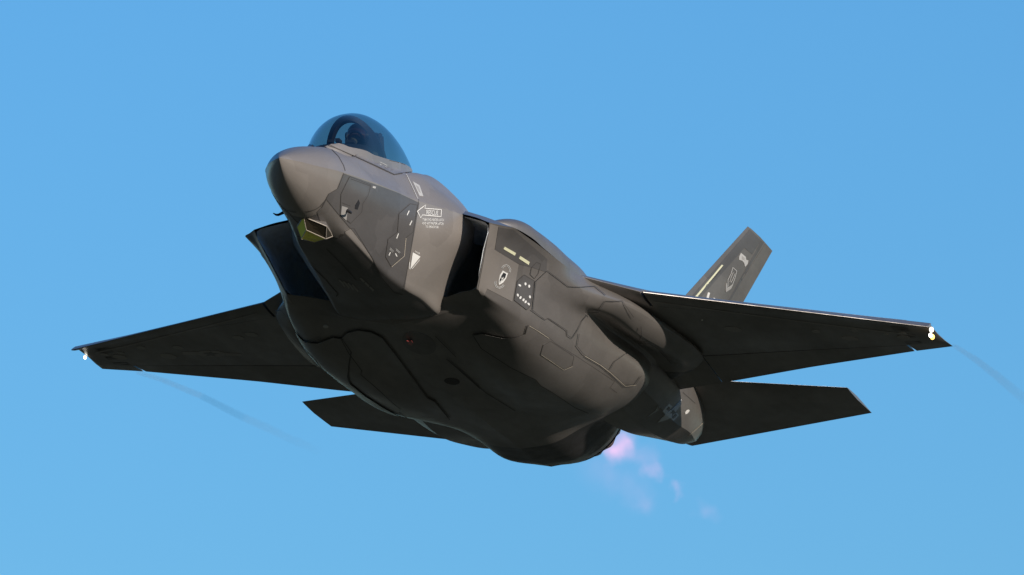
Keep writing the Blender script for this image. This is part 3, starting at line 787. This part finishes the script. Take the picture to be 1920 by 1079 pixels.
plate('boom_mark', Z(ZB, ell(650, 555, 32, 13, -.8)), B_BOOM, M['white'], BO_O, .004, 3)
seam(Z(ZB, [(600,335),(740,460)]), B_BOOM, BO_O, 1.2, 'seam', .004)
seam(Z(ZB, [(860,650),(655,832)]), B_BOOM, BO_O, 1.0, 'seam_light', .004)
# ---- wing undersides
WP_O, WS_O = [o for o in JET.children if o.name.startswith('wing')]
for x, y, rx, ry in ((820,520,18,7),(990,515,16,6),(1130,530,12,4),(1200,530,22,5),(1205,546,30,8),(455,510,40,10),(970,550,38,8)):
    plate('fastener_patch', Z(Z4, ell(x, y, rx, ry, .12)), B_WP, M['pale_mark'] if rx < 32 else M['skin_light'], WP_O, .004, 3)
plate('fastener_patch', Z(Z4, ell(320, 470, 4, 3)), B_WP, M['white'], WP_O, .004, 3)
for x, y, rx, ry in ((235,651,32,9),(170,640,18,4),(240,634,18,4),(325,612,20,7),(440,648,36,10),(480,611,24,7),(735,570,26,8),(790,556,28,8)):
    plate('fastener_patch', Z(Z5, ell(x, y, rx, ry, .15)), B_WS, M['pale_mark'], WS_O, .004, 3)
# faint star and bars under the starboard wing
plate('wing_insignia', Z(Z5, ell(620, 637, 62, 14, .03)), B_WS, M['skin_light'], WS_O, .003, 4)
plate('wing_insignia_bar', Z(Z5, [(500,628),(560,628),(560,644),(500,642)]), B_WS, M['skin_light'], WS_O, .003, 4)
plate('wing_insignia_bar', Z(Z5, [(682,634),(748,638),(748,646),(682,646)]), B_WS, M['skin_light'], WS_O, .003, 4)
plate('wing_insignia_star', Z(Z5, [(585,634),(608,634),(618,627),(628,634),(652,636),(632,640),(640,648),(618,643),(598,648),(606,640)]), B_WS, M['skin_dark'], WS_O, .0045, 3)

# ------------------------------------------------------------------ nose sensor (faceted window under the nose)
def r3(px, s):      # point on the pixel's ray at a station
    d = ray(*px); t = (-s - CAMJ.x) / d.x; return CAMJ + d*t
M['pane_amber'] = mat('sensor_glass_amber', (.85, .80, .12), .25, .1, .8)
M['pane_dark'] = mat('sensor_glass_dark', (.06, .05, .035), .10, .6, .6)
M['pane_frame'] = mat('sensor_frame', (.28, .245, .20), .5)
ep = {'a': ((569,406.6),1.12), 'b': ((556.8,426),1.32), 'c': ((565,448.3),1.45), 'd': ((574.3,431.6),1.28), 'e': ((612.4,424.6),1.30), 'f': ((611,448.3),1.48), 'g': ((623.5,443.5),1.66), 'h': ((590,454.5),1.60), 'i': ((621,437),1.60)}
E3 = {k: r3(*v) for k, v in ep.items()}
cen = sum(E3.values(), Vector())/len(E3) + Vector((-.12, 0, .12))
gb = Geo()
EDG = ('ab', 'bc', 'cd', 'da', 'ch', 'hf', 'fd', 'fe', 'ea', 'fg', 'gi', 'ie')
for a, b in EDG: gb.tube([E3[a], E3[b]], .0048, 6)
SENS = gb.obj('nose_sensor', M['pane_frame'], JET)
gk = Geo(); back = {k: E3[k] + (cen - E3[k]) * .35 + Vector((-.05, 0, .10)) for k in E3}
for a, b in ('ab', 'bc', 'ch', 'hf', 'fg', 'gi', 'ie', 'ea'): gk.poly([E3[a], E3[b], back[b], back[a]])
gk.obj('sensor_housing', M['skin'], SENS, False)
def pane(keys, m):
    pts = [E3[k] for k in keys]; g = Geo(); c = sum(pts, Vector())/len(pts)
    g.poly(pts); g.poly([p + (c-p)*.05 + Vector((-.012, 0, .006)) for p in pts], True); g.obj('pane', m, SENS, False)
pane('abcd', M['pane_amber']); pane('adfe', M['pane_dark']); pane('dchf', M['pane_amber']); pane('efgi', M['pane_dark'])

# air data probes
for sg in (1, -1):
    q = hit(*Z(Z2, [(166, 318)])[0], B_FWD); b = q[0].copy(); n = q[1].copy()
    if sg < 0: b.y *= -1; n.y *= -1
    pts = [b - n*.02, b + n*.035, b + n*.07 + Vector((.015, 0, -.005)), b + n*.085 + Vector((.06, 0, -.01)), b + n*.09 + Vector((.16, 0, -.015))]
    g = Geo(); g.tube(pts, [.022, .018, .015, .012, .006], 8); g.obj('air_data_probe', M['black'], JET)

# ------------------------------------------------------------------ canopy frame, hoop, cockpit
def can_pt(s, a, grow=0.0):
    S_ = [c[0] for c in CS]
    w, zb, zt = (float(np.interp(s, S_, [c[i] for c in CS])) for i in (1, 2, 3))
    t = math.sin(2*min(a, math.pi-a)); y = (w + grow)*math.cos(a)*(1 + .02*t); z = zb + (zt + grow - zb)*abs(math.sin(a))
    return (s, y, z)
for nm in ('canopy_frame',):
    g = Geo()
    for sg in (1, -1):
        G3 = []
        for s in np.linspace(1.66, 4.75, 40):
            af = float(np.interp(s, [1.66, 2.0, 2.6, 3.3, 3.36, 3.9, 4.3, 4.75], [.9, .30, .17, .15, .15, .15, .16, .2]))
            r = []
            p0 = V(can_pt(s, 0, .012)); r.append((s, p0[1] + .045, p0[2] - .075)); r.append((s, p0[1] + .022, p0[2] - .03))
            for a in np.linspace(0, af, 6): r.append(can_pt(s, a, .012))
            p1 = can_pt(s, af, -.01); r.append(p1)
            G3.append(r)
        G3 = np.array(G3); G3[..., 1] *= sg; g.grid(P3(G3).reshape(G3.shape))
    g.weld(1e-4); FRM = g; g.obj('canopy_frame', M['skin_light'], CANO, sharp=40)
B_FRM = merge(FRM, FWD).bvh()
plate('canopy_sill', [(606,266.5),(622,266),(640,271),(660,281),(700,299.5),(727,308.5),(768,304),(781,320),(739,327.5),(700,309),(660,291),(630,278)], B_FRM, M['skin_light'], CANO, .008, 4, True)
seam([(600,268.5),(630,278.5),(660,291.5),(700,310),(739,328.3),(781.5,321)], B_FRM, CANO, 1.3, 'seam', .005, False, True)
for k in range(2): seam([(710,304+k*4.5),(724,310.5+k*4.5)], B_FRM, CANO, 1.0, 'grey_mark', .0115, name='sill_lettering')
# bow hoop inside the glass
pts = []
for a in np.linspace(.02, math.pi-.02, 30):
    s = 3.24 - .42*math.sin(a)**1.3; p = can_pt(s, a, -.035); pts.append(p)
hp = P3(pts); g = Geo()
prev = None
for i, p in enumerate(hp):
    c_ = Vector((p[0], 0, .75)); inw = (c_ - Vector(p)).normalized(); ax = Vector((1, 0, 0)); ax = (ax - inw*ax.dot(inw)).normalized()
    P = Vector(p); ringp = [P + ax*.06, P - ax*.06, P - ax*.06 + inw*.06, P + ax*.06 + inw*.06]
    b = len(g.v); g.v.extend([list(x) for x in ringp])
    if prev is not None:
        for k in range(4): g.f.append((prev+k, prev+(k+1) % 4, b+(k+1) % 4, b+k))
    prev = b
g.obj('canopy_bow', M['cockpit'], CANO, sharp=50)
# cockpit tub, glare shield, seat
tub = []
for s in np.linspace(1.95, 4.75, 20):
    p = can_pt(s, 0, -.02); w, zb = p[1], p[2]
    tub.append([(s, w*c, zb - .02 - .22*(1 - abs(c)**4)) for c in np.linspace(1, -1, 15)])
tub = np.array(tub); g = Geo(); g.grid(P3(tub).reshape(tub.shape)); g.weld(); g.obj('cockpit_tub', M['cockpit'], JET)
gs = []
for s, w, z in ((1.95, .12, .60), (2.15, .26, .70), (2.4, .33, .775), (2.62, .36, .80), (2.66, .36, .70)):
    gs.append([(s, w*math.cos(a), z - .12 + .12*math.sin(a)**.6) for a in np.linspace(.0, math.pi, 11)])
gs = np.array(gs); g = Geo(); d = patch(gs, 3, 2); g.grid(P3(d).reshape(d.shape)); g.weld(); g.obj('glare_shield', M['cockpit'], JET)
g = Geo()
for c, sx, sy, sz in (((-2.5, .12, .815), .10, .10, .035), ((-2.45, -.1, .815), .07, .05, .03), ((-2.35, .02, .79), .12, .05, .04)): g.box(c, sx, sy, sz)
g.obj('standby_instrument', M['cockpit'], JET, False)
rt = Matrix.Rotation(math.radians(20), 3, 'Y')
g = Geo(); g.box((-3.62, 0, .78), .12, .44, .75, rt); g.box((-3.60, 0, 1.10), .14, .26, .20, rt); g.box((-3.58, .17, 1.02), .10, .05, .34, rt); g.box((-3.58, -.17, 1.02), .10, .05, .34, rt)
SEAT = g.obj('ejection_seat', M['seat'], JET, False)
bv = SEAT.modifiers.new('bevel', 'BEVEL'); bv.width = .02; bv.segments = 2

# ------------------------------------------------------------------ pilot
PIL = bpy.data.objects.new('person', None); COL.objects.link(PIL); PIL.matrix_world = JETM
tag(PIL, 'pilot in dark helmet and flight suit seated under the canopy', 'person')
HC = Vector((-3.22, .0, 1.075))
def skin_obj(name, joints, edges, m, parent, root=0, sub=2):
    me = bpy.data.meshes.new(name); me.from_pydata([j[:3] for j in joints], edges, []); me.update()
    o = bpy.data.objects.new(name, me); COL.objects.link(o); o.parent = parent; me.materials.append(m)
    sk = o.modifiers.new('skin', 'SKIN'); me.skin_vertices or me.attributes
    for i, j in enumerate(joints):
        me.skin_vertices[0].data[i].radius = (j[3], j[3] if len(j) < 5 else j[4]); me.skin_vertices[0].data[i].use_root = (i == root)
    su = o.modifiers.new('sub', 'SUBSURF'); su.levels = sub; su.render_levels = sub
    bpy.context.view_layer.update()
    ev = o.evaluated_get(bpy.context.evaluated_depsgraph_get()); nm = bpy.data.meshes.new_from_object(ev)
    o.modifiers.clear(); o.data = nm; nm.polygons.foreach_set('use_smooth', [True]*len(nm.polygons)); return o
J = [(-3.36, 0, .36, .15), (-3.42, 0, .60, .16), (-3.40, 0, .80, .17), (-3.34, 0, .92, .09), (-3.30, 0, .98, .065), (-3.23, 0, 1.06, .095),
     (-3.40, .19, .84, .075), (-3.28, .27, .62, .055), (-3.02, .24, .55, .042), (-2.95, .23, .56, .04),
     (-3.40, -.19, .84, .075), (-3.28, -.27, .62, .055), (-3.02, -.24, .55, .042), (-2.95, -.23, .56, .04),
     (-3.25, .11, .34, .10), (-2.85, .14, .46, .085), (-2.55, .14, .24, .055), (-2.42, .14, .22, .045),
     (-3.25, -.11, .34, .10), (-2.85, -.14, .46, .085), (-2.55, -.14, .24, .055), (-2.42, -.14, .22, .045)]
ED = [(0,1),(1,2),(2,3),(3,4),(4,5),(2,6),(6,7),(7,8),(8,9),(2,10),(10,11),(11,12),(12,13),(0,14),(14,15),(15,16),(16,17),(0,18),(18,19),(19,20),(20,21)]
skin_obj('body', J, ED, M['suit'], PIL)
for sg in (1, -1):
    for k in range(5):
        y = sg*(.23 + (k-2)*.018); L = (.055, .07, .075, .07, .05)[k]
        p = [(-2.96, y, .56), (-2.94 + L*.4, y, .575), (-2.94 + L*.75, y, .56), (-2.94 + L*.8, y, .535)] if k != 0 or sg < 0 else [(-2.97, y - .01, .56), (-2.94, y - .03, .57), (-2.91, y - .03, .56)]
        g = Geo(); g.tube(p, .009, 7); g.obj('gloved_finger', M['suit'], PIL)
def blob(c, rx, ry, rz, a0=0, a1=math.pi, n=20, e0=0, e1=2*math.pi):
    A = np.array([[(c[0] + rx*math.cos(t), c[1] + ry*math.sin(t)*math.cos(e), c[2] + rz*math.sin(t)*math.sin(e)) for e in np.linspace(e0, e1, n)] for t in np.linspace(a0, a1, n)])
    g = Geo(); g.grid(A); return g.weld(1e-4)
HM = blob(HC, .150, .128, .150).obj('helmet', M['helmet'], PIL)
g = blob(HC + Vector((.035, 0, -.005)), .135, .122, .10, 0, 1.25); g.obj('visor', M['visor'], HM)
g = Geo(); g.tube([HC + Vector((.12, 0, -.07)), HC + Vector((.175, 0, -.10)), HC + Vector((.19, 0, -.14))], [.055, .05, .035], 12); MK = g.obj('oxygen_mask', M['suit'], HM)
g = Geo(); g.tube([HC + Vector((.18, 0, -.14)), HC + Vector((.17, .06, -.22)), HC + Vector((.08, .13, -.30)), HC + Vector((-.02, .16, -.38))], .022, 8); g.obj('oxygen_hose', M['seat'], HM)
for sg in (1, -1):
    g = Geo(); g.tube([HC + Vector((.01, sg*.118, .0)), HC + Vector((.01, sg*.140, .0))], [.05, .04], 12); g.obj('helmet_fitting', M['metal'], HM)

# ------------------------------------------------------------------ wing tip lights
def lamp_mat(name, col, st):
    m = bpy.data.materials.new(name); m.use_nodes = True; p = m.node_tree.nodes['Principled BSDF']
    p.inputs['Emission Color'].default_value = (*col, 1); p.inputs['Emission Strength'].default_value = st; p.inputs['Base Color'].default_value = (*col, 1); return m
M['lamp_w'] = lamp_mat('lit_lamp_white', (1, .94, .82), 4); M['lamp_o'] = lamp_mat('lit_lamp_amber', (1, .55, .13), 1.9)
def lamp(px, s, r, m, parent):
    c = r3(px, s); g = blob(c, r*1.3, r*.8, r); return g.obj('navigation_light', m, parent)
lamp((1746.5, 618.5), 9.72, .030, M['lamp_w'], WP_O); lamp((1748, 632), 9.90, .034, M['lamp_o'], WP_O); lamp((1744.5, 629), 9.80, .026, M['lamp_w'], WP_O)
lamp((159.5, 670.5), 10.1, .022, M['lamp_w'], WS_O)

# ------------------------------------------------------------------ afterburner flame and vapour trails
def vol_mat(name, build):
    m = bpy.data.materials.new(name); m.use_nodes = True; n = m.node_tree; n.nodes.clear()
    o = n.nodes.new('ShaderNodeOutputMaterial'); build(n, o); return m
FB = [(1160, 832, 14.6, .20, 1.35), (1152, 850, 14.7, .14, 1.1), (1180, 826, 14.8, .12, .8), (1222, 883, 16.0, .11, 1.1), (1208, 862, 15.7, .2, .22), (1275, 917, 17.2, .10, .9), (1190, 920, 16.2, .26, .12),
      (1212, 940, 16.7, .15, .28), (1122, 878, 15.0, .3, .07), (1150, 895, 15.5, .25, .09), (1325, 962, 18.2, .14, .3)]
def flame(n, o):
    tc = n.nodes.new('ShaderNodeTexCoord'); pv = n.nodes.new('ShaderNodeVolumePrincipled')
    nz = n.nodes.new('ShaderNodeTexNoise'); nz.inputs['Scale'].default_value = 3.6; nz.inputs['Detail'].default_value = 6
    n.links.new(tc.outputs['Object'], nz.inputs['Vector'])
    of = n.nodes.new('ShaderNodeVectorMath'); of.operation = 'MULTIPLY_ADD'; of.inputs[1].default_value = (.9, .55, .55); n.links.new(nz.outputs['Color'], of.inputs[0])
    n.links.new(tc.outputs['Object'], of.inputs[2])
    tot = None
    for px, py, s_, r_, w_ in FB:
        c = r3((px, py), s_) + Vector((.45, .275, .275))
        ds = n.nodes.new('ShaderNodeVectorMath'); ds.operation = 'SUBTRACT'; ds.inputs[1].default_value = c; n.links.new(of.outputs[0], ds.inputs[0])
        sc_ = n.nodes.new('ShaderNodeVectorMath'); sc_.operation = 'MULTIPLY'; sc_.inputs[1].default_value = (.42, 1, 1); n.links.new(ds.outputs[0], sc_.inputs[0])
        ln = n.nodes.new('ShaderNodeVectorMath'); ln.operation = 'LENGTH'; n.links.new(sc_.outputs[0], ln.inputs[0])
        mr = n.nodes.new('ShaderNodeMapRange'); mr.interpolation_type = 'SMOOTHSTEP'
        for k, v in ((1, r_*1.25), (2, 0), (3, 0), (4, w_)): mr.inputs[k].default_value = v
        n.links.new(ln.outputs['Value'], mr.inputs[0])
        if tot is None: tot = mr
        else:
            ad = n.nodes.new('ShaderNodeMath'); ad.operation = 'ADD'; n.links.new(tot.outputs[0], ad.inputs[0]); n.links.new(mr.outputs[0], ad.inputs[1]); tot = ad
    m2 = n.nodes.new('ShaderNodeMath'); m2.operation = 'MULTIPLY'; m2.inputs[1].default_value = .62; n.links.new(tot.outputs[0], m2.inputs[0])
    pv.inputs['Density'].default_value = 0.0
    pv.inputs['Emission Color'].default_value = (1, .24, .24, 1); n.links.new(m2.outputs[0], pv.inputs['Emission Strength'])
    n.links.new(pv.outputs[0], o.inputs['Volume'])
M['flame'] = vol_mat('flame', flame)
g = Geo(); g.tube([(-13.75, 0, .22), (-14.6, 0, .2), (-16, 0, .12), (-18, 0, .0), (-20.5, 0, -.12)], [.46, .62, .72, .8, .6], 28)
FL = g.obj('exhaust_flame', M['flame']); FL.matrix_world = JETM
tag(FL, 'faint pink afterburner flame streaming from the engine nozzle', 'flame')
def vap(n, o, s0, s1):
    pv = n.nodes.new('ShaderNodeVolumePrincipled'); pv.inputs['Color'].default_value = (.30, .30, .30, 1)
    tc = n.nodes.new('ShaderNodeTexCoord'); sp = n.nodes.new('ShaderNodeSeparateXYZ'); n.links.new(tc.outputs['Object'], sp.inputs[0])
    r = n.nodes.new('ShaderNodeMapRange')
    for k, v in ((1, -s0), (2, -s1), (3, 1.0), (4, 0)): r.inputs[k].default_value = v
    n.links.new(sp.outputs['X'], r.inputs[0]); n.links.new(r.outputs[0], pv.inputs['Density']); n.links.new(pv.outputs[0], o.inputs['Volume'])
def trail(pxs, s0, s1, r0, r1, label):
    n = 24; P = []
    pa = np.array(densify(pxs, 8, False)); tt = np.linspace(0, 1, len(pa))
    for i in range(n + 1):
        f = i / n; p = (np.interp(f, tt, pa[:, 0]), np.interp(f, tt, pa[:, 1])); P.append(r3(p, s0 + (s1 - s0)*f))
    g = Geo(); g.tube(P, [r0 + (r1-r0)*math.sin(min(1, i/n)*math.pi*.5) for i in range(n+1)], 12); o = g.obj('vapour_trail', vol_mat('vapour', lambda n, q: vap(n, q, s0, s1))); o.matrix_world = JETM
    tag(o, label, 'vapour trail', 'thin vapour trails from the wing tips')
trail([(256, 698), (300, 711), (380, 744), (450, 780), (500, 802), (550, 826), (610, 850)], 11.2, 19.5, .03, .062, 'faint grey vapour trail leaving the wing with the faint star insignia underneath')
trail([(1788, 648), (1830, 675), (1870, 706), (1920, 748), (1960, 785)], 11.1, 15.5, .03, .07, 'faint grey vapour trail streaming from the wing tip with the amber light')

# under-wing hinge fairing and hinge-line trim
seam([(1225,566),(1350,583),(1500,603),(1640,620),(1715,629)], B_WP, WP_O, 2.4, 'skin_light', .003, name='hinge_trim')
seam([(178,662),(250,646),(350,621),(440,599),(482,588)], B_WS, WS_O, 2.6, 'skin_light', .003, name='hinge_trim')
